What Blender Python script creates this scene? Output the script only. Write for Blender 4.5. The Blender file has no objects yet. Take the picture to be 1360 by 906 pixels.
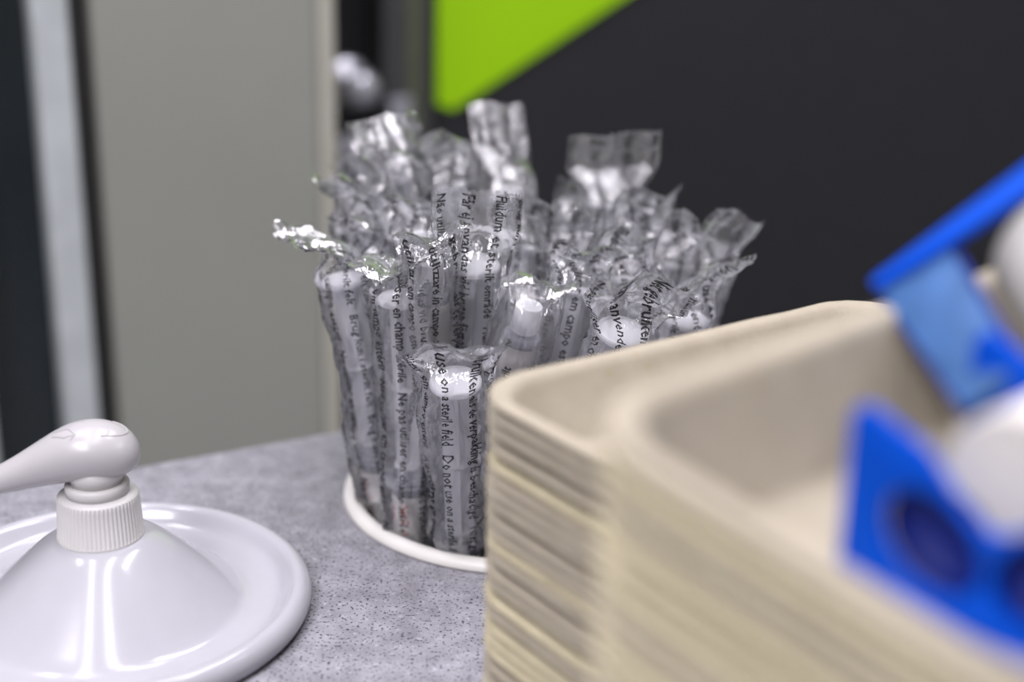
import bpy, bmesh, math, random
import numpy as np
from mathutils import Vector, Matrix, noise

# ------------------------------------------------------------------ scene, camera, light
SC = bpy.context.scene
COL = SC.collection
SC.view_settings.view_transform = 'Standard'
SC.view_settings.look = 'None'
SC.view_settings.gamma = 1.0
SC.view_settings.use_curve_mapping = False
SC.view_settings.exposure = 0.0

cam_data = bpy.data.cameras.new('camera')
cam_data.sensor_width = 36.0
cam_data.lens = 50.0
cam_data.clip_start = 0.02
cam_data.dof.use_dof = True
cam_data.dof.focus_distance = 0.548
cam_data.dof.aperture_fstop = 3.4
cam_data.dof.aperture_blades = 0
cam = bpy.data.objects.new('camera', cam_data)
COL.objects.link(cam)
cam.matrix_world = (Matrix.Translation((0, 0, 0.28)) @ Matrix.Rotation(math.radians(90 - 19), 4, 'X')
                    @ Matrix.Rotation(math.radians(1.3), 4, 'Z'))
SC.camera = cam

world = bpy.data.worlds.new('room_ambient')
SC.world = world
world.use_nodes = True
bg = world.node_tree.nodes['Background']
bg.inputs[0].default_value = (0.80, 0.82, 0.90, 1)
bg.inputs[1].default_value = 0.2
SC.cycles.transparent_max_bounces = 48
SC.cycles.max_bounces = 10
SC.cycles.caustics_reflective = False
SC.cycles.caustics_refractive = False


def area(name, loc, sx, sy, power, rotz=0.0, col=(1.0, 0.965, 1.03)):
    l = bpy.data.lights.new(name, 'AREA')
    l.shape = 'RECTANGLE'
    l.size, l.size_y, l.energy, l.color = sx, sy, power, col
    o = bpy.data.objects.new(name, l)
    COL.objects.link(o)
    o.location = loc
    o.rotation_euler = (0, 0, rotz)
    return o


# two fluorescent ceiling tubes, then lights added for glints and fill
area('tube_and_fill_light', (-0.43, 0.35, 1.66), 0.08, 1.9, 12, math.radians(8))
area('tube_and_fill_light', (0.04, 0.35, 1.66), 0.08, 1.9, 16, math.radians(4))
area('tube_and_fill_light', (0.45, 1.0, 1.66), 0.10, 1.1, 18, math.radians(4))  # extra tube out of view, added for glints on the film
area('tube_and_fill_light', (-0.85, 1.0, 1.66), 0.10, 1.1, 12, math.radians(4))  # its twin, added to catch the film from behind
area('tube_and_fill_light', (1.9, 0.2, 1.66), 0.3, 1.5, 16, math.radians(8))  # added fill from the right, out of view
area('tube_and_fill_light', (-0.7, -1.3, 1.66), 0.5, 1.8, 68, math.radians(8))  # added wide front fill that brightens the upright faces


# ------------------------------------------------------------------ materials
def mat(name):
    m = bpy.data.materials.new(name)
    m.use_nodes = True
    nt = m.node_tree
    return m, nt, nt.nodes['Principled BSDF'], nt.nodes['Material Output']


def N(nt, typ, **kw):
    n = nt.nodes.new(typ)
    for k, v in kw.items():
        if k in n.inputs.keys():
            n.inputs[k].default_value = v
        else:
            setattr(n, k, v)
    return n


def ramp(nt, src, stops):
    r = nt.nodes.new('ShaderNodeValToRGB')
    e = r.color_ramp.elements
    while len(e) < len(stops):
        e.new(0.5)
    for i, (p, c) in enumerate(stops):
        e[i].position = p
        e[i].color = (*c, 1) if len(c) == 3 else c
    nt.links.new(src, r.inputs[0])
    return r


def bump(nt, b, src, strength, dist):
    bp = N(nt, 'ShaderNodeBump', Strength=strength, Distance=dist)
    nt.links.new(src, bp.inputs['Height'])
    nt.links.new(bp.outputs[0], b.inputs['Normal'])


def plain(name, col, rough=0.5, spec=0.5, var=0.06, scale=40.0, bmp=0.0, **kw):
    """a plain material with a faint procedural mottling"""
    m, nt, b, out = mat(name)
    tc = N(nt, 'ShaderNodeTexCoord')
    nz = N(nt, 'ShaderNodeTexNoise', Scale=scale, Detail=4.0)
    nt.links.new(tc.outputs['Object'], nz.inputs['Vector'])
    lo = tuple(c * (1 - var) for c in col)
    hi = tuple(min(1, c * (1 + var)) for c in col)
    r = ramp(nt, nz.outputs[0], [(0.35, lo), (0.65, hi)])
    nt.links.new(r.outputs[0], b.inputs['Base Color'])
    b.inputs['Roughness'].default_value = rough
    b.inputs['Specular IOR Level'].default_value = spec
    for k, v in kw.items():
        b.inputs[k].default_value = v
    if bmp:
        bump(nt, b, nz.outputs[0], bmp, 0.001)
    return m


M = {}
M['wall_dark'] = plain('dark_grey_wall_paint', (0.0195, 0.0193, 0.0222), 0.55, 0.3)
M['wall_light'] = plain('off_white_wall_paint', (0.62, 0.62, 0.60), 0.8)
M['ceiling'] = plain('white_ceiling_paint', (0.75, 0.75, 0.75), 0.9)
M['floor'] = plain('grey_vinyl_floor', (0.34, 0.34, 0.36), 0.5)
M['pillar'] = plain('warm_grey_laminate', (0.247, 0.253, 0.224), 0.6, 0.3, 0.03, 6)
M['pillar_edge'] = plain('beige_edge_band', (0.385, 0.375, 0.32), 0.5, 0.3, 0.03, 6)
M['black_door'] = plain('black_door_laminate', (0.006, 0.006, 0.007), 0.5, 0.3)
M['jamb'] = plain('dark_grey_jamb_paint', (0.05, 0.05, 0.053), 0.5)
M['olive'] = plain('olive_reflection_paint', (0.085, 0.095, 0.055), 0.5)
M['steel'] = plain('brushed_steel', (0.48, 0.48, 0.53), 0.35, 0.5, Metallic=0.6)
M['lime'] = plain('lime_green_board', (0.285, 0.55, 0.0005), 0.5, 0.3, 0.02, 8)
M['frame_white'] = plain('light_grey_door_frame', (0.42, 0.45, 0.455), 0.45)
M['dark_teal'] = plain('dark_tinted_pane', (0.008, 0.013, 0.015), 0.25)
M['gap'] = plain('dark_gap_filler', (0.035, 0.033, 0.03), 0.7)
M['ceramic'] = plain('white_glossy_melamine', (0.385, 0.38, 0.412), 0.15, 0.5, 0.012, 90)
M['pump_white'] = plain('white_pump_plastic', (0.40, 0.386, 0.397), 0.28, 0.5, 0.02, 60)
M['cap_white'] = plain('white_collar_plastic', (0.53, 0.52, 0.51), 0.42, 0.4, 0.03, 80)
M['rim_white'] = plain('off_white_rim_plastic', (0.68, 0.66, 0.63), 0.4, 0.4, 0.03, 60)
M['cup_dark'] = plain('dark_grey_cup_plastic', (0.035, 0.035, 0.04), 0.5)
M['label_white'] = plain('white_label_paper', (0.78, 0.76, 0.74), 0.55, 0.3, 0.03)
M['stopper'] = plain('dark_blue_rubber', (0.012, 0.02, 0.045), 0.45)
M['ink_black'] = plain('black_print', (0.006, 0.006, 0.007), 0.5, 0.3)
_ink = M['ink_black'].node_tree
_o, _b = _ink.nodes['Material Output'], _ink.nodes['Principled BSDF']
_t, _x = N(_ink, 'ShaderNodeBsdfTransparent'), N(_ink, 'ShaderNodeMixShader', Fac=0.92)
_ink.links.new(_t.outputs[0], _x.inputs[1]); _ink.links.new(_b.outputs[0], _x.inputs[2]); _ink.links.new(_x.outputs[0], _o.inputs[0])
M['ink_red'] = plain('red_print', (0.62, 0.075, 0.045), 0.5, 0.3)
M['blue'] = plain('saturated_blue_plastic', (0.0, 0.062, 0.49), 0.45, 0.12, 0.04, 30)
M['blue_dark'] = plain('deep_blue_trim_and_shade', (0.002, 0.012, 0.16), 0.5, 0.3)  # edge trim, and painted shade in the holder's holes
M['frost'] = plain('frosted_blue_plastic', (0.04, 0.11, 0.275), 0.6, 0.3, 0.22, 70)
M['roll_white'] = plain('white_tape_roll', (0.60, 0.58, 0.55), 0.8, 0.2, 0.04, 60)
M['roll_grey'] = plain('grey_white_tape_roll', (0.50, 0.49, 0.465), 0.8, 0.2, 0.05, 30)

# syringe plastic: white polypropylene that lets some light through
m, nt, b, out = mat('translucent_white_plastic')
tr = N(nt, 'ShaderNodeBsdfTranslucent', Color=(0.93, 0.93, 0.96, 1))
mx = N(nt, 'ShaderNodeMixShader', Fac=0.45)
b.inputs['Base Color'].default_value = (0.93, 0.93, 0.96, 1)
b.inputs['Roughness'].default_value = 0.3
nt.links.new(b.outputs[0], mx.inputs[1])
nt.links.new(tr.outputs[0], mx.inputs[2])
nt.links.new(mx.outputs[0], out.inputs[0])
M['syringe'] = m

# clear barrel plastic
m, nt, b, out = mat('clear_barrel_plastic')
tp = N(nt, 'ShaderNodeBsdfTransparent', Color=(0.93, 0.93, 0.96, 1))
lw = N(nt, 'ShaderNodeLayerWeight', Blend=0.35)
mr = N(nt, 'ShaderNodeMapRange')
mr.inputs['To Min'].default_value = 0.14
mr.inputs['To Max'].default_value = 0.75
nt.links.new(lw.outputs['Facing'], mr.inputs['Value'])
b.inputs['Base Color'].default_value = (0.72, 0.73, 0.78, 1)
b.inputs['Roughness'].default_value = 0.2
mx = N(nt, 'ShaderNodeMixShader')
nt.links.new(mr.outputs[0], mx.inputs[0])
nt.links.new(tp.outputs[0], mx.inputs[1])
nt.links.new(b.outputs[0], mx.inputs[2])
nt.links.new(mx.outputs[0], out.inputs[0])
M['clear'] = m

# thin wrapping film: mostly see-through, mirror-like glints on its creases, a little haze
m, nt, b, out = mat('clear_wrapping_film')
nt.nodes.remove(b)
tc = N(nt, 'ShaderNodeTexCoord')
n1 = N(nt, 'ShaderNodeTexNoise', Scale=190.0, Detail=3.0, Distortion=1.2)
v1 = N(nt, 'ShaderNodeTexVoronoi', Scale=170.0)
mpg = N(nt, 'ShaderNodeMapping')
mpg.inputs['Scale'].default_value = (1.0, 1.0, 0.24)
nt.links.new(tc.outputs['Object'], mpg.inputs['Vector'])
nt.links.new(mpg.outputs[0], n1.inputs['Vector'])
nt.links.new(mpg.outputs[0], v1.inputs['Vector'])
ad = N(nt, 'ShaderNodeMath', operation='ADD')
nt.links.new(n1.outputs[0], ad.inputs[0])
nt.links.new(v1.outputs['Distance'], ad.inputs[1])
bp = N(nt, 'ShaderNodeBump', Strength=0.8, Distance=0.0013)
nt.links.new(ad.outputs[0], bp.inputs['Height'])
gl = N(nt, 'ShaderNodeBsdfGlossy', Color=(1, 1, 1, 1), Roughness=0.06)
nt.links.new(bp.outputs[0], gl.inputs['Normal'])
lw = N(nt, 'ShaderNodeLayerWeight', Blend=0.30)
nt.links.new(bp.outputs[0], lw.inputs['Normal'])
mr = N(nt, 'ShaderNodeMapRange')
mr.inputs['To Min'].default_value = 0.09
mr.inputs['To Max'].default_value = 0.8
nt.links.new(lw.outputs['Fresnel'], mr.inputs['Value'])
tp = N(nt, 'ShaderNodeBsdfTransparent', Color=(0.99, 0.99, 0.995, 1))
df = N(nt, 'ShaderNodeBsdfTranslucent', Color=(0.85, 0.85, 0.92, 1))
d2 = N(nt, 'ShaderNodeBsdfDiffuse', Color=(0.85, 0.85, 0.92, 1))
md = N(nt, 'ShaderNodeMixShader', Fac=0.4)
nt.links.new(df.outputs[0], md.inputs[1])
nt.links.new(d2.outputs[0], md.inputs[2])
mh = N(nt, 'ShaderNodeMixShader', Fac=0.10)
nt.links.new(tp.outputs[0], mh.inputs[1])
nt.links.new(md.outputs[0], mh.inputs[2])
mx = N(nt, 'ShaderNodeMixShader')
nt.links.new(mr.outputs[0], mx.inputs[0])
nt.links.new(mh.outputs[0], mx.inputs[1])
nt.links.new(gl.outputs[0], mx.inputs[2])
nt.links.new(mx.outputs[0], out.inputs[0])
M['film'] = m

# speckled grey solid-surface worktop
m, nt, b, out = mat('grey_speckled_stone')
tc = N(nt, 'ShaderNodeTexCoord')
cl = N(nt, 'ShaderNodeTexNoise', Scale=95.0, Detail=5.0, Roughness=0.65)
sp = N(nt, 'ShaderNodeTexNoise', Scale=760.0, Detail=2.0, Roughness=0.5)
wh = N(nt, 'ShaderNodeTexNoise', Scale=330.0, Detail=2.0)
for n_ in (cl, sp, wh):
    nt.links.new(tc.outputs['Object'], n_.inputs['Vector'])
base = ramp(nt, cl.outputs[0], [(0.3, (0.18, 0.176, 0.196)), (0.5, (0.25, 0.246, 0.272)), (0.72, (0.335, 0.33, 0.36))])
dark = ramp(nt, sp.outputs[0], [(0.355, (0.13, 0.12, 0.14)), (0.41, (1, 1, 1))])
lite = ramp(nt, wh.outputs[0], [(0.62, (0, 0, 0)), (0.72, (0.55, 0.55, 0.55))])
mu = N(nt, 'ShaderNodeMix', data_type='RGBA', blend_type='MULTIPLY')
mu.inputs[0].default_value = 1.0
nt.links.new(base.outputs[0], mu.inputs[6])
nt.links.new(dark.outputs[0], mu.inputs[7])
m2 = N(nt, 'ShaderNodeMix', data_type='RGBA', blend_type='MIX')
nt.links.new(lite.outputs[0], m2.inputs[0])
nt.links.new(mu.outputs[2], m2.inputs[6])
m2.inputs[7].default_value = (0.44, 0.44, 0.50, 1)
nt.links.new(m2.outputs[2], b.inputs['Base Color'])
b.inputs['Roughness'].default_value = 0.42
b.inputs['Specular IOR Level'].default_value = 0.4
M['stone'] = m


def pulp(name, lo, hi, fleck):
    m, nt, b, out = mat(name)
    tc = N(nt, 'ShaderNodeTexCoord')
    a = N(nt, 'ShaderNodeTexNoise', Scale=55.0, Detail=5.0, Roughness=0.7)
    f = N(nt, 'ShaderNodeTexNoise', Scale=620.0, Detail=3.0, Roughness=0.7)
    g = N(nt, 'ShaderNodeTexNoise', Scale=170.0, Detail=2.0)
    for n_ in (a, f, g):
        nt.links.new(tc.outputs['Object'], n_.inputs['Vector'])
    r = ramp(nt, a.outputs[0], [(0.3, lo), (0.7, hi)])
    fl = ramp(nt, g.outputs[0], [(0.70, (0, 0, 0)), (0.76, (0.6, 0.6, 0.6))])
    mx = N(nt, 'ShaderNodeMix', data_type='RGBA')
    nt.links.new(fl.outputs[0], mx.inputs[0])
    nt.links.new(r.outputs[0], mx.inputs[6])
    mx.inputs[7].default_value = (*fleck, 1)
    nt.links.new(mx.outputs[2], b.inputs['Base Color'])
    b.inputs['Roughness'].default_value = 0.9
    b.inputs['Specular IOR Level'].default_value = 0.15
    bump(nt, b, f.outputs[0], 0.5, 0.0005)
    return m


M['pulp'] = [pulp('moulded_pulp_pale', (0.325, 0.288, 0.224), (0.385, 0.344, 0.272), (0.33, 0.27, 0.15)),
             pulp('moulded_pulp_straw', (0.42, 0.375, 0.25), (0.54, 0.485, 0.345), (0.32, 0.25, 0.08))]


# ------------------------------------------------------------------ helpers
def link(name, me, material=None, parent=None):
    o = bpy.data.objects.new(name, me)
    COL.objects.link(o)
    if material is not None:
        me.materials.clear()
        me.materials.append(material)
    if parent is not None:
        o.parent = parent
    return o


def mesh(name, verts, faces, smooth=True):
    me = bpy.data.meshes.new(name)
    me.from_pydata([tuple(v) for v in verts], [], faces)
    me.validate()
    if smooth:
        me.polygons.foreach_set('use_smooth', [True] * len(me.polygons))
    return me


def empty(name, loc=(0, 0, 0)):
    o = bpy.data.objects.new(name, None)
    o.empty_display_size = 0.02
    o.location = loc
    COL.objects.link(o)
    return o


def tag(o, label=None, cat=None, group=None, kind=None):
    if label: o['label'] = label
    if cat: o['category'] = cat
    if group: o['group'] = group
    if kind: o['kind'] = kind
    return o


def sharp(me, deg=35):
    me.set_sharp_from_angle(angle=math.radians(deg))
    return me


def box(x0, x1, y0, y1, z0, z1, bev=0.0, seg=2):
    bm = bmesh.new()
    bmesh.ops.create_cube(bm, size=1.0)
    for v in bm.verts:
        v.co = Vector((x0 + (v.co.x + .5) * (x1 - x0), y0 + (v.co.y + .5) * (y1 - y0), z0 + (v.co.z + .5) * (z1 - z0)))
    if bev:
        bmesh.ops.bevel(bm, geom=bm.edges[:], offset=bev, segments=seg, affect='EDGES', profile=0.5)
    me = bpy.data.meshes.new('box')
    bm.to_mesh(me)
    bm.free()
    return me


def lathe(profile, seg=96, ribs=None, closed=False, cap=True):
    """surface of revolution from (radius, z) points; ribs = (first ring, last ring, count, depth)"""
    vs, fs = [], []
    n = len(profile)
    for i, (r, z) in enumerate(profile):
        for k in range(seg):
            a = 2 * math.pi * k / seg
            rr = r
            if ribs and ribs[0] <= i <= ribs[1]:
                rr = r - ribs[3] * (0.5 + 0.5 * math.cos(ribs[2] * a)) ** 2
            vs.append((rr * math.cos(a), rr * math.sin(a), z))
    rows = n if closed else n - 1
    for i in range(rows):
        j = (i + 1) % n
        for k in range(seg):
            k2 = (k + 1) % seg
            fs.append((i * seg + k, i * seg + k2, j * seg + k2, j * seg + k))
    if cap and not closed:
        if profile[0][0] > 1e-6: fs.append(tuple(range(seg))[::-1])
        if profile[-1][0] > 1e-6: fs.append(tuple((n - 1) * seg + k for k in range(seg)))
    return mesh('lathe', vs, fs)


def extrude_poly(pts, depth, bev=0.0, hole=None):
    """polygon in the local XZ plane, extruded along local Y from 0 to depth, with an optional round hole"""
    bm = bmesh.new()
    ov = [bm.verts.new((x, 0, z)) for x, z in pts]
    oe = [bm.edges.new((ov[i], ov[(i + 1) % len(ov)])) for i in range(len(ov))]
    if hole:
        for hp in hole:
            hv = [bm.verts.new((x, 0, z)) for x, z in hp]
            oe += [bm.edges.new((hv[i], hv[(i + 1) % len(hv)])) for i in range(len(hv))]
    bmesh.ops.triangle_fill(bm, use_beauty=True, use_dissolve=False, edges=oe)
    bmesh.ops.recalc_face_normals(bm, faces=bm.faces[:])
    ex = bmesh.ops.extrude_face_region(bm, geom=bm.faces[:])
    vv = [g for g in ex['geom'] if isinstance(g, bmesh.types.BMVert)]
    bmesh.ops.translate(bm, verts=vv, vec=(0, depth, 0))
    bmesh.ops.recalc_face_normals(bm, faces=bm.faces[:])
    if bev:
        sh = [e for e in bm.edges if len(e.link_faces) == 2 and e.calc_face_angle(0) > 1.0]
        bmesh.ops.bevel(bm, geom=sh, offset=bev, segments=2, affect='EDGES', profile=0.5)
    me = bpy.data.meshes.new('plate')
    bm.to_mesh(me)
    bm.free()
    me.polygons.foreach_set('use_smooth', [True] * len(me.polygons))
    return sharp(me, 40)


def round_poly(pts, rad, seg=6):
    """round the corners of a convex-or-not polygon; rad is one radius or a list"""
    out = []
    n = len(pts)
    for i in range(n):
        r = rad[i] if isinstance(rad, (list, tuple)) else rad
        p = Vector(pts[i]); a = Vector(pts[i - 1]) - p; c = Vector(pts[(i + 1) % n]) - p
        if r <= 0:
            out.append(tuple(p)); continue
        half = a.angle(c) / 2
        d = min(r / math.tan(half), a.length * .48, c.length * .48)
        p0 = p + a.normalized() * d; p1 = p + c.normalized() * d
        for k in range(seg + 1):
            t = k / seg
            q = p0 * (1 - t) ** 2 + p * 2 * t * (1 - t) + p1 * t * t
            out.append(tuple(q))
    return out


# ------------------------------------------------------------------ the setting
FLOOR_Z, CEIL_Z = -0.90, 1.75
ANG = math.radians(25)


def turned(o, x, y, a=ANG):
    o.location = (x, y, 0)
    o.rotation_euler = (0, 0, a)
    return o


tag(link('floor', box(-3, 3.5, -3, 4, FLOOR_Z - .05, FLOOR_Z), M['floor']), kind='structure')
tag(link('ceiling', box(-3, 3.5, -3, 4, CEIL_Z, CEIL_Z + .05), M['ceiling']), kind='structure')
tag(link('wall_front', box(-3, 3.5, -3.05, -3, FLOOR_Z, CEIL_Z), M['wall_light']), kind='structure')
tag(link('wall_left', box(-3.05, -3, -3, 4, FLOOR_Z, CEIL_Z), M['wall_light']), kind='structure')
tag(link('wall_right', box(3.5, 3.55, -3, 4, FLOOR_Z, CEIL_Z), M['wall_light']), kind='structure')
# the back wall runs turned to the camera; local x along it, y into it
w = turned(link('wall_back', box(-0.001, 3.6, 0, 0.06, FLOOR_Z, CEIL_Z), M['wall_dark']), -.072, 1.268)
tag(w, kind='structure')

# lime green triangular board on the dark wall
bd = link('lime_green_board', extrude_poly([(-.0012, .0655), (.014, .0600), (.82, .51), (.82, .62), (-.0012, .62)], .004), M['lime'])
turned(bd, -.072 + .0045 * math.sin(ANG), 1.268 - .0045 * math.cos(ANG))
tag(bd, 'lime green pointed board fixed flat on the dark grey wall', 'board')

# black door with steel fittings in the gap between the pillar and the dark wall
dr = turned(empty('door_1'), -.072, 1.268)
tag(dr, 'black door with steel knob and lock beside the dark wall', 'door', kind='structure')
link('leaf', box(-.95, -.0515, .02, .06, FLOOR_Z, 1.2), M['black_door'], dr)
link('jamb', box(-.0512, -.0292, -.004, .06, FLOOR_Z, 1.25, .001), M['jamb'], dr)
link('reflection_strip', box(-.0290, -.0140, .0, .05, FLOOR_Z, 1.25, .001), M['olive'], dr)  # olive colour stands in for a greenish reflection beside the jamb
link('jamb', box(-.0138, -.0015, .004, .06, FLOOR_Z, 1.25, .001), M['jamb'], dr)
rose = lathe([(0, .052), (.009, .051), (.0145, .046), (.0165, .038), (.0145, .03), (.009, .024), (.008, .007), (.021, .006), (.022, .002), (.022, 0)], 32)
for nm, x, z, k in (('knob', -.0771, .0845, 1.0), ('lock_rose', -.0747, .0180, .95)):
    o = link(nm, rose.copy(), M['steel'], dr)
    o.location = (x, .02, z)
    o.rotation_euler = (math.radians(90), 0, 0)
    o.scale = (k, k, k if nm == 'knob' else .35)
link('strike_plate', box(-.0465, -.0262, -.0062, -.0042, .000, .074, .0009), M['steel'], dr)

# grey pillar behind the worktop, the light door frame and dark pane at its left
pil = turned(empty('pillar'), -.13, 1.06)
tag(pil, kind='structure')
link('panel', box(-.1785, -.0185, 0, .16, FLOOR_Z, CEIL_Z - .001, .003), M['pillar'], pil)
link('edge_band', box(-.0183, -.0050, -.002, .155, FLOOR_Z, CEIL_Z - .001, .004), M['pillar_edge'], pil)
d2 = turned(empty('door_2'), -.13, 1.06)
tag(d2, 'light grey framed glazed door left of the grey pillar', 'door', kind='structure')
link('frame', box(-.2180, -.1940, -.01, .06, FLOOR_Z, 1.3, .003), M['frame_white'], d2)
link('seal', box(-.1938, -.1790, .012, .06, FLOOR_Z, 1.3), M['gap'], d2)  # dark strip filling the gap between frame and pillar
link('pane', box(-.2660, -.2182, .025, .032, FLOOR_Z + .1, 1.2), M['dark_teal'], d2)
link('frame', box(-.30, -.2662, -.004, .06, FLOOR_Z, 1.3, .003), M['frame_white'], d2)
link('backing', box(-.70, -.1830, .075, .085, FLOOR_Z, 1.3), M['dark_teal'], d2)

# ------------------------------------------------------------------ worktop with a round cut-out
HC, HR = Vector((.004, .598, 0)), .0765
WD = math.radians(29)
wo = Vector((-.1737, .6177, 0))
dx, nx = Vector((math.cos(WD), math.sin(WD), 0)), Vector((math.sin(WD), -math.cos(WD), 0))
wt = empty('worktop')
tag(wt, 'grey speckled stone worktop with a round cut-out, everything stands on it', 'worktop')
bm = bmesh.new()
cor = [wo - dx * .75, wo + dx * 1.0, wo + dx * 1.0 + nx * .60, wo - dx * .75 + nx * .60]
ring = [HC + Vector((math.cos(a), math.sin(a), 0)) * HR for a in [2 * math.pi * k / 64 for k in range(64)]]
edges = []
for loop in (cor, ring):
    vs = [bm.verts.new(p) for p in loop]
    edges += [bm.edges.new((vs[i], vs[(i + 1) % len(vs)])) for i in range(len(vs))]
bmesh.ops.triangle_fill(bm, use_beauty=True, use_dissolve=False, edges=edges)
bmesh.ops.recalc_face_normals(bm, faces=bm.faces[:])
ex = bmesh.ops.extrude_face_region(bm, geom=bm.faces[:])
bmesh.ops.translate(bm, verts=[g for g in ex['geom'] if isinstance(g, bmesh.types.BMVert)], vec=(0, 0, -.03))
bmesh.ops.recalc_face_normals(bm, faces=bm.faces[:])
me = bpy.data.meshes.new('slab')
bm.to_mesh(me); bm.free()
link('slab', me, M['stone'], wt)
for s0 in (-.74, .96):
    o = link('side_panel', box(0, .03, -.58, -.02, FLOOR_Z, -.0305), M['frame_white'], wt)
    o.location = wo + dx * s0
    o.rotation_euler = (0, 0, WD)

# round holder sunk in the cut-out
hd = empty('sunken_holder', HC)
tag(hd, 'off-white round rim of the dark holder sunk into the worktop', 'holder')
link('rim', lathe([(.0725, .0002), (.0725, .003), (.0735, .0043), (.0755, .0048), (.0775, .0045), (.0793, .0032), (.0798, .0012), (.0796, .0002)],
                  96, closed=True), M['rim_white'], hd)
link('cup', lathe([(0, -.1235), (.0700, -.1235), (.0715, -.12), (.0723, -.001), (.0723, .0025), (.0735, .0025), (.0735, -.122), (.0715, -.125), (0, -.125)], 64),
     M['cup_dark'], hd)

# ------------------------------------------------------------------ pump dispenser set in a white dish
pp = empty('pump_dispenser', (-.1533, .4824, 0))
tag(pp, 'white pump dispenser rising from a white round dish on the worktop', 'dispenser')
mm = lambda L: [(a * .001, b * .001) for a, b in L]
dish = [(13.5, 33.3), (15.8, 33.4), (17.6, 32.9), (20, 31.8), (23.5, 29.4), (28, 25.6), (33, 21.2), (38, 16.7), (43, 12.2), (47, 8.6), (50, 5.9), (51.6, 4.7), (53.4, 4.0), (56, 3.75), (60.5, 3.7),
        (63.5, 3.9), (66, 4.9), (68, 6.8), (69.6, 9.0), (71.2, 10.6), (73.2, 11.3), (75.2, 10.7), (77, 9.0), (78, 6.6), (78, 4.4), (77.2, 2.2), (75.8, .6), (74, .2), (0, .2)]
link('dish', lathe(mm(dish), 144), M['ceramic'], pp)
link('collar', sharp(lathe(mm([(0, 32.2), (15.6, 32.2), (16.1, 32.8), (16.1, 34.2), (15.8, 34.8), (15.1, 48.2), (14.7, 50.0), (13.6, 50.8), (12.0, 51.0), (0, 51.0)]),
                       360, ribs=(4, 5, 60, .00055)), 50), M['cap_white'], pp)
link('collar_ring', lathe(mm([(0, 50.9), (11.7, 50.9), (11.8, 54.2), (11.3, 55.0), (10.2, 55.2), (0, 55.2)]), 64), M['cap_white'], pp)
link('stem', lathe(mm([(0, 55.1), (9.6, 55.1), (9.6, 57), (10.2, 57.6), (10.2, 61.5), (0, 63)]), 48), M['cap_white'], pp)
spine = [(16.6, 60.2, .3, .3), (16.0, 60.2, 3.2, 3.8), (14.2, 60.6, 6.2, 7.2), (11.0, 61.2, 8.7, 9.8), (6, 61.8, 10.4, 11.8), (0, 62.0, 11.2, 12.6), (-7, 61.3, 11.0, 12.2),
         (-14, 59.3, 9.9, 10.8), (-22, 56.2, 8.0, 8.6), (-31, 52.4, 6.1, 6.6), (-41, 48.4, 4.9, 5.2), (-52, 44.6, 4.2, 4.5), (-64, 41.2, 3.9, 4.0), (-72, 38.2, 3.8, 3.8), (-72, 38.2, 2.4, 2.4), (-66, 40.4, 2.2, 2.2)]
# smooth the spine with a Catmull-Rom pass
fine = []
S = np.array(spine[:-2])
for i in range(len(S) - 1):
    p0, p1, p2, p3 = S[max(i - 1, 0)], S[i], S[i + 1], S[min(i + 2, len(S) - 1)]
    for t in (0, .25, .5, .75):
        fine.append(.5 * ((2 * p1) + (-p0 + p2) * t + (2 * p0 - 5 * p1 + 4 * p2 - p3) * t * t + (-p0 + 3 * p1 - 3 * p2 + p3) * t ** 3))
fine += [S[-1]] + [np.array(q) for q in spine[-2:]]
vs, fs, K = [], [], 40
for q in fine:
    x, z, h, wd = q
    h, wd = max(h, .25), max(wd, .25)
    for k in range(K):
        a = 2 * math.pi * k / K
        sa = math.sin(a)
        zz = z + h * sa * (1.0 if sa > 0 else .98)
        vs.append((x * .001, wd * math.cos(a) * .001, zz * .001))
for i in range(len(fine) - 1):
    for k in range(K):
        fs.append((i * K + k, i * K + (k + 1) % K, (i + 1) * K + (k + 1) % K, (i + 1) * K + k))
fs.append(tuple(range(K))[::-1])
hd_ = link('pump_head', mesh('head', vs, fs), M['pump_white'], pp)
hd_.rotation_euler = (0, 0, math.radians(6))
hd_.location = (0, 0, .0058)


def head_top(x, y):
    """height of the pump head's upper surface at a point, in mm"""
    xs = [q[0] for q in fine[:-3]][::-1]
    z = np.interp(x, xs, [q[1] for q in fine[:-3]][::-1]); h = np.interp(x, xs, [q[2] for q in fine[:-3]][::-1]); wd = np.interp(x, xs, [q[3] for q in fine[:-3]][::-1])
    return z + h * math.sqrt(max(0, 1 - (y / wd) ** 2))


def ridge(name, pts, rad=.24):
    """a fine raised line lying on top of the pump head"""
    P3 = [Vector((x * .001, y * .001, (head_top(x, y) + .05) * .001)) for x, y in pts]
    vs, fs, k = [], [], 6
    for i, p in enumerate(P3):
        t = (P3[min(i + 1, len(P3) - 1)] - P3[max(i - 1, 0)]).normalized()
        sd = t.cross(Vector((0, 0, 1))).normalized()
        up = sd.cross(t)
        for j in range(k):
            a = 2 * math.pi * j / k
            vs.append(p + (sd * math.cos(a) + up * math.sin(a)) * rad * .001)
    for i in range(len(P3) - 1):
        for j in range(k):
            fs.append((i * k + j, i * k + (j + 1) % k, (i + 1) * k + (j + 1) % k, (i + 1) * k + j))
    return link(name, mesh('ridge', vs, fs), M['pump_white'], hd_)


def poly_dense(pts, n=6):
    out = []
    for a, b in zip(pts[:-1], pts[1:]):
        for k in range(n):
            t = k / n
            out.append((a[0] + (b[0] - a[0]) * t, a[1] + (b[1] - a[1]) * t))
    return out + [pts[-1]]


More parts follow.
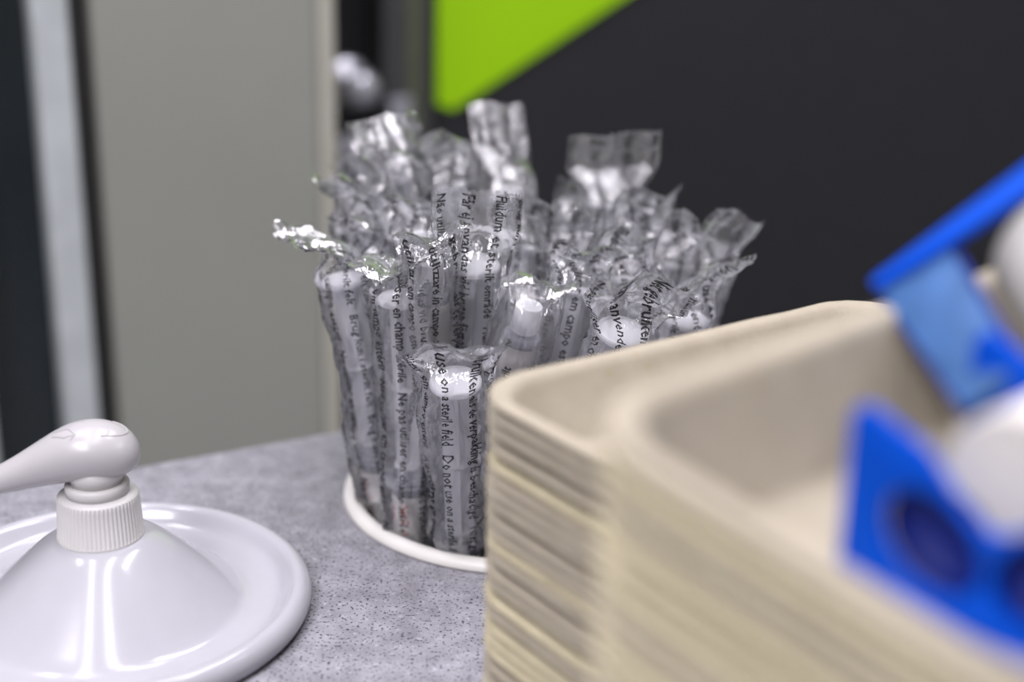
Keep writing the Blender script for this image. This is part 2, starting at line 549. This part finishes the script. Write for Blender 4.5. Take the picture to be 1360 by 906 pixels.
arc = [(3 + 9.5 * math.cos(math.radians(a)), 7.2 * math.sin(math.radians(a))) for a in range(-70, 71, 10)]
ridge('raised_mark', arc)
ridge('raised_mark', poly_dense([(arc[0][0] - 2, arc[0][1] - .6), arc[0], (arc[0][0] + .4, arc[0][1] + 2.2)]))
ridge('raised_mark', poly_dense([(-14, -3.5), (-9, -6.8), (-5, -6.9), (-6.6, -8.4)]))
ridge('raised_mark', poly_dense([(-14, -1.0), (-8, -3.2), (-5, -6.9)]))

# ------------------------------------------------------------------ moulded pulp trays
TL, TW, TR = .182, .112, .023


def tray_mesh(seed, deep=0.0):
    rnd = random.Random(seed)
    prof = [(.9, -2.1), (0, -1.9), (-.25, -1.1), (.25, -.5), (1.2, 0), (4.4, -.05), (5.8, -.9), (6.9, -3), (13.2, -21.5), (14.6, -23.4), (17, -24.1), (26, -24.2),
            (26, -25.2), (16.4, -25.1), (13.9, -24.1), (12.5, -21.7), (6.2, -3.2), (5.0, -1.6), (2.0, -1.3), (1.4, -1.9)]
    ns, nc = 8, 9
    vs, fs, cnt = [], [], None
    for i, (o, z) in enumerate(prof):
        if z < -3.5: o, z = o + deep * .33 * min(1, (-3.5 - z) / 18), z - deep * min(1, (-3.5 - z) / 18)
        o *= .001; z *= .001
        hx, hy = TL / 2 - o, TW / 2 - o
        r = max(TR - o * .55, .007)
        row = []
        for cx, cy, a0 in ((1, 1, 0), (-1, 1, 90), (-1, -1, 180), (1, -1, 270)):
            for k in range(nc + 1):
                a = math.radians(a0 + 90 * k / nc)
                row.append((cx * (hx - r) + r * math.cos(a), cy * (hy - r) + r * math.sin(a)))
            nxt = {0: (-1, 1, 90), 90: (-1, -1, 180), 180: (1, -1, 270), 270: (1, 1, 0)}[a0]
            p = row[-1]
            a = math.radians(nxt[2])
            q = (nxt[0] * (hx - r) + r * math.cos(a), nxt[1] * (hy - r) + r * math.sin(a))
            for k in range(1, ns):
                row.append((p[0] + (q[0] - p[0]) * k / ns, p[1] + (q[1] - p[1]) * k / ns))
        cnt = len(row)
        soft = 1.0 if i < 5 or i > 17 else .12
        for x, y in row:
            n1 = noise.noise(Vector((x * 60 + seed * 7.1, y * 60, seed * 3.3)))
            n2 = noise.noise(Vector((x * 210 + seed * 5.1, y * 210, seed * 1.7 + i * .15)))
            d = (n1 * .00045 + n2 * .00032) * soft
            l = math.hypot(x, y)
            vs.append((x + x / l * d, y + y / l * d, z + (n1 * .0005 * soft) + n2 * .00012 * soft))
    np_ = len(prof)
    for i in range(np_):
        if i == 11: continue
        j = (i + 1) % np_
        for k in range(cnt):
            k2 = (k + 1) % cnt
            fs.append((i * cnt + k, i * cnt + k2, j * cnt + k2, j * cnt + k))
    # tray floor: both faces closed by fans
    for i, z, flip in ((11, -.02415 - deep * .001, False), (12, -.02515 - deep * .001, True)):
        c = len(vs); vs.append((0, 0, z))
        for k in range(cnt):
            f = (i * cnt + k, i * cnt + (k + 1) % cnt, c)
            fs.append(f[::-1] if flip else f)
    return mesh('tray', vs, fs)


TRAYS = [tray_mesh(k) for k in range(5)]
for i, t in enumerate(TRAYS):
    t.materials.append(M['pulp'][i % 2])
top_pale = tray_mesh(9)
DEEP = [tray_mesh(20 + k, 7.0) for k in range(6)]
for i, t in enumerate(DEEP):
    t.materials.append(M['pulp'][i % 2])
top_pale.materials.append(M['pulp'][0])


def stack(x, y, rot, top, seed, top_label, rest_label, group, gap=.004, lean=(0, 0), tilt=0.0, deep=False):
    rnd = random.Random(seed)
    z = .0256 + (.007 if deep else 0)
    lv = [z]
    while lv[-1] < top - .003:
        lv.append(lv[-1] + gap * rnd.choice((.96, 1.0, 1.04, 1.1, 1.4)))
    k = (top - lv[0]) / (lv[-1] - lv[0])
    lv = [lv[0] + (q - lv[0]) * k for q in lv]
    for i, q in enumerate(lv):
        last = i == len(lv) - 1
        o = bpy.data.objects.new('pulp_tray', (DEEP[0] if last else DEEP[rnd.randrange(1, 6)]) if deep else (top_pale if last else TRAYS[rnd.randrange(5)]))
        COL.objects.link(o)
        a, r = rnd.uniform(0, 6.28), rnd.uniform(0, .00022)
        f = (i / len(lv))
        o.location = (x + r * math.cos(a) + lean[0] * f, y + r * math.sin(a) + lean[1] * f, q)
        o.rotation_euler = (tilt * f, 0, rot + math.radians(rnd.uniform(-.08, .08)) + (math.pi if rnd.random() < .5 and not last else 0))
        if tilt: o.rotation_euler = (Matrix.Rotation(tilt * f, 3, 'X') @ Matrix.Rotation(tilt * f * .95, 3, 'Y') @ Matrix.Rotation(o.rotation_euler.z, 3, 'Z')).to_euler()
        tag(o, top_label if last else rest_label, 'tray', group)


stack(.0908, .4166, math.radians(36), .125, 3, 'topmost beige pulp tray of the lower stack beside the wrapped syringes',
      'beige pulp tray nested beneath the top one in the lower stack', 'nested trays in the lower stack')
stack(.1135, .2763, math.radians(42.5), .170, 8, 'topmost beige pulp tray of the taller stack, holding the blue tape holders',
      'beige pulp tray nested beneath the top one in the taller stack', 'nested trays in the taller stack', tilt=math.radians(6.5), deep=True)

# ------------------------------------------------------------------ blue tape holders lying in the taller stack's top tray
bh = empty('tape_holder', (.0685, .2645, .1365))
bh.rotation_euler = (0, 0, math.radians(-46))
bh.scale = (1.035, 1.035, 1.035)
tag(bh, 'bright blue tape holder with a round hole and a white roll inside', 'tape holder')
half = [(0, 0), (-.6, 38.0), (2.6, 40.0), (16, 34.6), (24.8, 25.6), (27.8, 23.8), (31, 22.9)]
outline = half + [(62 - x, z) for x, z in half[::-1][1:]]
outline = [(x * .001, z * .001) for x, z in outline][::-1]
outline = round_poly(outline, [.005, .006, .005, .006, .004, .003, 0, .003, .004, .006, .005, .006, .005][:len(outline)], 5)
circ = lambda cx, cz, rx, rz, n=28, tilt=0: [(cx + rx * math.cos(t) * math.cos(tilt) - rz * math.sin(t) * math.sin(tilt),
                                             cz + rx * math.cos(t) * math.sin(tilt) + rz * math.sin(t) * math.cos(tilt)) for t in [2 * math.pi * k / n for k in range(n)]]
h1 = circ(.0192, .0168, .0114, .0090, tilt=-.6)
h2 = circ(.0428, .0168, .0114, .0090, tilt=.6)
for yy in (0.0, .045):
    o = link('side_plate', extrude_poly(outline, .0024, .0005, [h1, h2]), M['blue'], bh)
    o.location = (0, yy, 0)
    o.scale = (1, 1, 1 if yy == 0 else 1.13)
# raised edge on the outer plate and the recessed cups behind the holes
o = link('bottom_web', box(.001, .061, .0026, .0458, .0, .0022, .0005), M['blue'], bh)
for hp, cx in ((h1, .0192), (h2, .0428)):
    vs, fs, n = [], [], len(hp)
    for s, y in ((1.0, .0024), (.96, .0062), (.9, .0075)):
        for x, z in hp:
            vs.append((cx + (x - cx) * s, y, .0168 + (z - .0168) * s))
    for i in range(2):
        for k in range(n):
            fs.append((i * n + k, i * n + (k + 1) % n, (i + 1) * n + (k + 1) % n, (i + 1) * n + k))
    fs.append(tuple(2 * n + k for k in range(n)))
    link('finger_hole', mesh('cup', vs, fs), M['blue_dark'], bh)  # darker blue paints in the shade inside the hole
roll = link('tape_roll', lathe([(0, -.0178), (.0030, -.0178), (.0032, -.0185), (.0150, -.0185), (.0156, -.0177), (.0156, .0177), (.0150, .0185), (0, .0185)], 64), M['roll_white'], bh)
roll.location = (.0310, .0268, .0285)
roll.rotation_euler = (math.radians(90), 0, 0)
sharp(roll.data)

# second holder: tilted, frosted side facing the camera
b2 = empty('tape_holder')
ex_, ey_ = Vector((.7479, -.0232, .6635)).normalized(), Vector((.2072, -.9413, -.2665))
nz_ = ex_.cross(ey_).normalized()
ey_ = nz_.cross(ex_).normalized()
# local x along the bright bar, local z up (away from the panel), local y into the holder
mw = Matrix.Identity(4)
yy_ = (-ey_).cross(ex_).normalized()
for i, c in enumerate((ex_, yy_, -ey_)):
    for j in range(3): mw[j][i] = c[j]
mw.translation = Vector((.0896, .3361, .1808))
b2.matrix_world = mw @ Matrix.Scale(1.0145, 4)
tag(b2, 'tilted blue tape holder with a frosted pale blue side and bright top bar', 'tape holder')
PN = [(-.3, -.6), (18.3, -1.0), (18.5, -6.3), (13.6, -48.0), (-1.2, -49.0)]
link('side_panel', extrude_poly(round_poly([(x * .001, z * .001) for x, z in PN], [.001, .001, .0005, .004, .003], 4), .0022, .0005), M['frost'], b2)
link('top_bar', extrude_poly(round_poly([(-.0010, .0002), (.070, .0002), (.070, -.0105), (.0185, -.0056), (-.0006, -.0028)], [.0012, .001, .001, .002, .001], 4), -.003, .0007), M['blue'], b2)
link('edge_strip', extrude_poly([(.0185, -.0060), (.0201, -.0060), (.0152, -.0480), (.0136, -.0480)], .0030, .0004), M['blue_dark'], b2)
link('lower_edge', extrude_poly([(-.0012, -.0026), (-.0003, -.0026), (-.0012, -.0490), (-.0022, -.0490)], .0035, .0003), M['blue_dark'], b2)
rl = link('tape_roll', lathe([(.0085, -.0315), (.0205, -.0315), (.0212, -.0307), (.0212, .0307), (.0205, .0315), (.0085, .0315)], 64, closed=True), M['roll_grey'], b2)
sharp(rl.data)
wdir = Vector((-.0045, 0, -.0400)).normalized()
rl.rotation_euler = wdir.to_track_quat('Z', 'Y').to_euler()
rl.location = Vector((.0390, .0222, -.0380))

# ------------------------------------------------------------------ wrapped syringes
LINES = ['Niet gebruiken als de verpakking is beschadigd', 'Får ej användas vid bruten förpackning', 'Brug kun i sterilt felt', 'Må ikke anvendes i sterilt felt',
         'Ne pas utiliser en champ stérile', 'Non utilizzare in campo sterile', 'Nicht im sterilen Bereich verwenden', 'Do not use on a sterile field',
         'Fluidum et sterilt område', 'Ei saa käyttää steriilillä alueella', 'No utilizar en campo estéril', 'Não utilizar em campo estéril']
_tc = {}


def text_geo(txt, size):
    """flat glyph triangles of a line of print: (n,2) points in mm and the faces"""
    if (txt, size) in _tc: return _tc[(txt, size)]
    cu = bpy.data.curves.new('t', 'FONT')
    cu.body = txt
    cu.size = size
    cu.resolution_u = 1
    cu.offset = size * .018
    ob = bpy.data.objects.new('t', cu)
    COL.objects.link(ob)
    me = ob.to_mesh()
    n = len(me.vertices)
    co = np.empty(n * 3); me.vertices.foreach_get('co', co)
    fs = [tuple(p.vertices) for p in me.polygons]
    ob.to_mesh_clear()
    bpy.data.objects.remove(ob); bpy.data.curves.remove(cu)
    _tc[(txt, size)] = (co.reshape(-1, 3)[:, :2].copy(), fs)
    return _tc[(txt, size)]


def sstep(a, b, x):
    t = min(1, max(0, (x - a) / (b - a)))
    return t * t * (3 - 2 * t)


Z0, Z1, NZ, NP = -9.0, 192.0, 150, 72


def bag_grid(seed, wide, seal, bend, curl, twist, crumple, skew=0.0):
    """the film pouch as a grid of points in mm: round about the syringe, flat and wider at its two welded ends"""
    rnd = random.Random(seed)
    G = np.zeros((NZ, NP, 3))
    ph = [rnd.uniform(0, 6.28) for _ in range(6)]
    s0, s1 = 164.5, 164.5 + seal
    for i in range(NZ):
        u = i / (NZ - 1)
        z = Z0 + (s1 - Z0) * u
        up = sstep(s0 - 1, s0 + seal * .55, z)
        dn = 1 - sstep(-7, 12, z)
        swell = 1 + .09 * math.sin(z * .05 + ph[0]) + .05 * math.sin(z * .11 + ph[1])
        a = 13.4 * swell; b_ = 11.8 * (2 - swell)
        near = sstep(95, 160, z) * (1 - up)
        a = a + near * .8
        e = max(up, dn)
        a = a * (1 - e) + wide * e
        b_ = b_ * (1 - e) + .35 * e
        tw = twist * up
        for k in range(NP):
            f = 2 * math.pi * k / NP
            x, y = a * math.cos(f), b_ * math.sin(f)
            # creases: ridged noise, long down the body, fanning at the weld
            q = Vector((math.cos(f) * 1.3 + seed * 3.7, math.sin(f) * 1.3, z * .022 + ph[2]))
            r1 = abs(noise.noise(q)) * 2 - .55
            q2 = Vector((math.cos(f) * 3.2 + seed, math.sin(f) * 3.2, z * .085 + ph[3]))
            r2 = abs(noise.noise(q2)) * 2 - .5
            fan = (abs(noise.noise(Vector((math.cos(f) * 4.5 + seed * 2, math.sin(f) * 4.5, z * .02)))) * 2 - .5)
            band = math.exp(-((z - s0) / 11) ** 2)
            w = (r1 * 1.5 + r2 * 1.0 * crumple) * (1 - .75 * e) + fan * 1.9 * band * (1 - e * .4)
            x += w * math.cos(f) * (1 - .9 * e); y += w * math.sin(f)
            dx_, dy_ = 0., 0.
            if up > 0:
                xr = x / wide
                dy_ = up * (curl * 6.5 * (abs(xr) ** 2.2) * (1 if xr > 0 else .45) + 2.4 * crumple * math.sin(xr * 4.2 + ph[4]) * up
                            + 1.5 * crumple * noise.noise(Vector((x * .16 + seed, z * .12, 5.0))))
                # crimp of the weld
                if z > s0 + seal * .62:
                    dy_ += .30 * math.sin(x * 2.6) + .35 * (abs(noise.noise(Vector((x * .5, z * .4, seed * 1.3)))) - .2)
            zz = z
            if i == NZ - 1: zz += .55 * (1 if k % 2 else -1)
            if up > 0: zz += 2.2 * crumple * noise.noise(Vector((x * .09, seed * 1.9, 2.0))) * up
            if up > 0: zz += skew * x * up
            yy = y + dy_
            xx = x * math.cos(tw) - yy * math.sin(tw); yy = x * math.sin(tw) + yy * math.cos(tw)
            # fold the weld over about the x axis, starting just above the thumb disc
            h = zz - (s0 + 5)
            if h > 0 and abs(bend) > 1e-3:
                span = 12.0
                t = min(h, span) / span * bend
                R_ = span / bend
                yb = -R_ * (1 - math.cos(t)); zb = R_ * math.sin(t)
                if h > span:
                    yb -= (h - span) * math.sin(bend); zb += (h - span) * math.cos(bend)
                zz = s0 + 5 + zb - (-math.sin(t)) * 0 + math.sin(t) * yy * 1.0 * -1 * -1
                yy = yb + yy * math.cos(t)
            G[i, k] = (xx, yy, zz)
    return G, s1


def bag_objects(root, seed, wide=17.0, seal=26.0, bend=0.0, curl=0.3, twist=0.0, crumple=1.0, spin=0.0, skew=0.0, updown=False, size=5.0, rows=6):
    rnd = random.Random(seed * 13 + 1)
    G, s1 = bag_grid(seed, wide, seal, bend, curl, twist, crumple, skew)
    vs = G.reshape(-1, 3) * .001
    fs = []
    for i in range(NZ - 1):
        for k in range(NP):
            k2 = (k + 1) % NP
            fs.append((i * NP + k, i * NP + k2, (i + 1) * NP + k2, (i + 1) * NP + k))
    wr = link('wrapper', mesh('wrapper', vs, fs), M['film'], root)
    # print, bent onto the film
    gz = np.roll(G, -1, 1) - np.roll(G, 1, 1)
    gi = np.gradient(G, axis=0)
    nr = np.cross(gz, gi); nr /= np.maximum(np.linalg.norm(nr, axis=2, keepdims=True), 1e-6)
    V, Fc, off = [], [], 0
    order = LINES[:]; rnd.shuffle(order)
    L = s1 - Z0
    perim = 76.0
    for r in range(rows):
        txt = order[r % len(order)]
        full = txt
        while len(full) * size * .52 < L - 8:
            full += '   ' + txt
        full = full[:int((L - 4) / (size * .50))]
        pts, faces = text_geo(full, size)
        keep = pts[:, 0].max() if len(pts) else 0
        along = pts[:, 0] * min(1.0, (L - 3) / max(keep, 1)) + 1.5
        if updown: ii = along / L
        else: ii = 1 - along / L
        sgn = -1 if updown else 1
        kk = ((r + .5) / rows - .5) * .70 + sgn * (pts[:, 1] - size * .35) / perim - .25 + spin
        fi = np.clip(ii * (NZ - 1), 0, NZ - 1.001)
        fk = (kk % 1.0) * NP
        i0 = fi.astype(int); k0 = fk.astype(int) % NP; k1 = (k0 + 1) % NP
        a = (fi - i0)[:, None]; b = (fk - np.floor(fk))[:, None]
        def smp(A): return (A[i0, k0] * (1 - a) * (1 - b) + A[i0 + 1, k0] * a * (1 - b) + A[i0, k1] * (1 - a) * b + A[i0 + 1, k1] * a * b)
        p = smp(G) + smp(nr) * .13
        V.append(p * .001)
        Fc += [tuple(q + off for q in f) for f in faces]
        off += len(p)
    me = mesh('lettering', np.concatenate(V), Fc, False)
    link('lettering', me, M['ink_black'], wr)
    return wr


# one syringe's parts, shared by every copy (mm, tip at z = 0)
SY = {}
SY['barrel'] = (sharp(lathe(mm([(0, 10), (2.4, 10), (7.4, 12), (8, 13), (8, 79), (11.2, 79.2), (11.5, 80), (11.2, 81.6), (8.2, 82), (7.2, 81.8), (7.2, 79), (7.2, 14), (0, 13)]), 40, cap=False)), 'clear')
SY['label'] = (lathe(mm([(8.12, 15), (8.14, 74)]), 40, cap=False), 'label_white')
SY['tip_cap'] = (sharp(lathe(mm([(0, -2), (5.0, -2), (5.6, -1.2), (5.9, 9), (5.2, 9.8), (0, 9.8)]), 32, ribs=(2, 3, 16, .0004))), 'syringe')
SY['stopper'] = (sharp(lathe(mm([(0, 66), (7.0, 66.5), (7.1, 69), (6.5, 70), (7.1, 71), (7.1, 76), (6, 77), (0, 77)]), 32)), 'stopper')
bm = bmesh.new()
for (x0, x1, y0, y1) in ((-6, 6, -.75, .75), (-.75, .75, -6, -.76), (-.75, .75, .76, 6)):
    tmp = box(x0 * .001, x1 * .001, y0 * .001, y1 * .001, .0775, .1602)
    bm.from_mesh(tmp)
for (z0, z1, r_) in ((.086, .0874, .0064), (.122, .1232, .0064)):
    tmp = lathe([(r_, z0), (r_, z1)], 24)
    bm.from_mesh(tmp)
me = bpy.data.meshes.new('rod'); bm.to_mesh(me); bm.free()
SY['plunger_rod'] = (me, 'syringe')
SY['thumb_disc'] = (sharp(lathe(mm([(0, 160), (9.6, 160), (10.3, 160.6), (10.3, 161.8), (9.7, 162.4), (8.6, 162.5), (8.2, 162.1), (0, 162.1)]), 48)), 'syringe')
for k, (me, mt) in SY.items():
    me.materials.clear(); me.materials.append(M[mt])
# red print on the label
V, Fc, off = [], [], 0
for row, (txt, sz, y0) in enumerate((('NaCl 0,9%', 5.2, 0.0), ('10 ml', 4.4, -6.2), ('NaCl 0,9%', 5.2, 25.0), ('10 ml', 4.4, 18.8))):
    pts, faces = text_geo(txt, sz)
    ang = (pts[:, 1] + y0) / 8.3 - math.pi / 2
    V.append(np.stack([8.22 * np.cos(ang), 8.22 * np.sin(ang), 71 - pts[:, 0]], 1) * .001)
    Fc += [tuple(q + off for q in f) for f in faces]; off += len(pts)
RED = mesh('label_print', np.concatenate(V), Fc, False)
RED.materials.append(M['ink_red'])


def syringe(top, base, label, roll=0.0, flip=False, group='wrapped syringes in the sunken holder', **bag):
    """top = middle of the thumb disc, base = lower end, both in metres"""
    T, B = Vector(top), Vector(base)
    ax = (T - B).normalized()
    # local -y looks to the room's front as far as the axis allows
    yv = Vector((0, 1, 0)); yv = (yv - ax * yv.dot(ax)).normalized()
    xv = yv.cross(ax)
    rot = Matrix((xv, yv, ax)).transposed().to_4x4()
    root = empty('wrapped_syringe')
    root.matrix_world = Matrix.Translation(B) @ rot @ Matrix.Rotation(roll, 4, 'Z')
    tag(root, label, 'syringe', group)
    lm = Matrix.Identity(4)
    if flip:
        lm = Matrix.Translation((0, 0, .1605)) @ Matrix.Rotation(math.pi, 4, 'X')
    for k, (me, mt) in SY.items():
        o = bpy.data.objects.new(k, me)
        COL.objects.link(o)
        o.parent = root
        o.matrix_local = lm
        if k == 'label':
            p = bpy.data.objects.new('label_print', RED)
            COL.objects.link(p); p.parent = o
    bag_objects(root, **bag)
    return root


SYR = [
    # top, base, label, keywords
    ((-0.0216, 0.5172, 0.0846), (-0.0183, 0.5618, -0.0706), 'clear-wrapped syringe at the front by the rim, its sealed end folded towards the tray corner',
     dict(seed=1, wide=22, seal=31, bend=.95, curl=.2, crumple=1.2, skew=.22, roll=.05, spin=.02)),
    ((-0.0158, 0.5582, 0.1202), (-0.0210, 0.5937, -0.0373), 'clear-wrapped syringe with fanned upright seal above a broad white thumb disc',
     dict(seed=2, wide=18.5, seal=31, bend=0, skew=.08, curl=-.9, crumple=.7, roll=-.1, spin=.03)),
    ((-0.0449, 0.5506, 0.1076), (-0.0396, 0.5594, -0.0536), 'wrapped syringe with large black print, tilted left of the front one',
     dict(seed=3, wide=17, seal=30, bend=1.5, skew=-.2, curl=.4, crumple=1.0, roll=-.5, spin=.0)),
    ((-0.0713, 0.5758, 0.1074), (-0.0459, 0.5797, -0.0520), 'wrapped syringe leaning out over the left side of the rim, shiny seal bent sideways',
     dict(seed=4, wide=20, seal=33, bend=1.2, skew=-.1, curl=.5, crumple=1.2, roll=-1.2, spin=.05)),
    ((-0.0335, 0.5470, 0.1235), (-0.0345, 0.5800, -0.0346), 'upside-down wrapped syringe whose white label with red print shows near its top',
     dict(seed=5, wide=15, seal=20, bend=1.5, curl=.3, crumple=1.1, roll=.3, spin=.06, flip=True)),
    ((-0.0723, 0.6348, 0.1153), (-0.0438, 0.6204, -0.0430), 'wrapped syringe with dense dark print at the rear left of the bunch',
     dict(seed=6, wide=18, seal=25, bend=.9, curl=.5, crumple=1.3, roll=-.9)),
    ((-0.0562, 0.6868, 0.1255), (-0.0146, 0.6471, -0.0254), 'wrapped syringe at the back left with a ragged frosty seal',
     dict(seed=7, wide=19, seal=31, bend=-.3, curl=.5, crumple=1.3, roll=.4)),
    ((-0.0310, 0.6753, 0.1262), (0.0050, 0.6552, -0.0299), 'wrapped syringe at the back whose crumpled seal glints like foil',
     dict(seed=8, wide=20, seal=32, bend=1.1, curl=.3, crumple=1.6, roll=-.3)),
    ((-0.0036, 0.6998, 0.1170), (0.0209, 0.6178, -0.0200), 'wrapped syringe with a tall clear empty end standing highest at the back',
     dict(seed=9, wide=15, seal=46, bend=0, curl=.2, crumple=.35, roll=.45)),
    ((0.0456, 0.6647, 0.1212), (0.0429, 0.6386, -0.0382), 'wrapped syringe standing tall at the back right with a wide flared seal',
     dict(seed=10, wide=22, seal=31, skew=.12, bend=.1, curl=-.4, crumple=.9, roll=.1)),
    ((0.0067, 0.5391, 0.1087), (-0.0263, 0.5747, -0.0452), 'upside-down wrapped syringe with a white cap just behind the tray corner',
     dict(seed=11, wide=15, seal=20, bend=1.7, curl=.2, crumple=1.0, roll=.1, flip=True, updown=True)),
    ((0.0262, 0.5698, 0.1073), (-0.0036, 0.5385, -0.0483), 'wrapped syringe with a plain white plunger and little print, mid right of the bunch',
     dict(seed=12, wide=16, seal=22, bend=1.3, curl=.3, crumple=.9, roll=.4)),
    ((0.0430, 0.5308, 0.1020), (0.0170, 0.5792, -0.0499), 'crinkled wrapped syringe leaning low to the right over the tray edge',
     dict(seed=13, wide=24, seal=32, bend=.5, skew=-.3, curl=-.3, crumple=1.3, roll=.35)),
    ((0.0727, 0.5718, 0.0946), (0.0580, 0.5906, -0.0651), 'wrapped syringe low at the right of the bunch, its striped seal by the tray edge',
     dict(seed=14, wide=20, seal=31, bend=.8, skew=.2, curl=.4, crumple=1.2, roll=.8)),
    ((0.0655, 0.6217, 0.1048), (0.0370, 0.5757, -0.0473), 'blurred wrapped syringe at the right with a long shiny fold',
     dict(seed=15, wide=18, seal=24, bend=1.0, curl=.4, crumple=1.2, roll=-.5)),
    ((0.0889, 0.6332, 0.0962), (0.0388, 0.5961, -0.0528), 'wrapped syringe leaning farthest out at the right against the dark wall',
     dict(seed=16, wide=19, seal=30, bend=.5, curl=.4, crumple=1.2, roll=.6)),
    ((0.0596, 0.6493, 0.1094), (0.0549, 0.6212, -0.0496), None, dict(seed=18, wide=17, seal=22, bend=.8, curl=.3, crumple=1.2, roll=.3)),
    ((0.0208, 0.6231, 0.1051), (0.0032, 0.5955, -0.0530), None, dict(seed=17, wide=17, seal=24, bend=.8, curl=.3, crumple=1.1, roll=-.2)),
    ((-0.0450, 0.6118, 0.1166), (-0.0231, 0.6144, -0.0434), None, dict(seed=19, wide=17, seal=24, bend=1.0, curl=.4, crumple=1.2, roll=-.4)),
    ((0.0325, 0.6806, 0.1063), (0.0230, 0.6431, -0.0504), None, dict(seed=20, wide=15, seal=22, bend=.6, curl=.4, crumple=1.2, roll=.2)),
    ((0.0021, 0.6168, 0.1113), (0.0011, 0.5614, -0.0404), None, dict(seed=21, wide=17, seal=22, bend=1.1, curl=.3, crumple=1.0, roll=.5)),
    ((-0.0677, 0.6708, 0.1178), (-0.0293, 0.6345, -0.0348), None, dict(seed=22, wide=16, seal=24, bend=.9, curl=.4, crumple=1.2, roll=-.6)),
    ((0.0484, 0.5903, 0.1058), (0.0456, 0.5547, -0.0517), None, dict(seed=23, wide=17, seal=23, bend=1.0, curl=.3, crumple=1.2, roll=.4)),
    ((-0.0611, 0.6005, 0.1090), (-0.0398, 0.5997, -0.0511), None, dict(seed=24, wide=17, seal=23, bend=1.0, curl=.3, crumple=1.2, roll=-.8)),
]
for top, base, label, kw in SYR:
    if label:
        syringe(top, base, label, **kw)
    else:
        syringe(top, base, 'wrapped syringe crowded among the others in the middle of the bunch', group='wrapped syringes in the middle of the bunch', **kw)
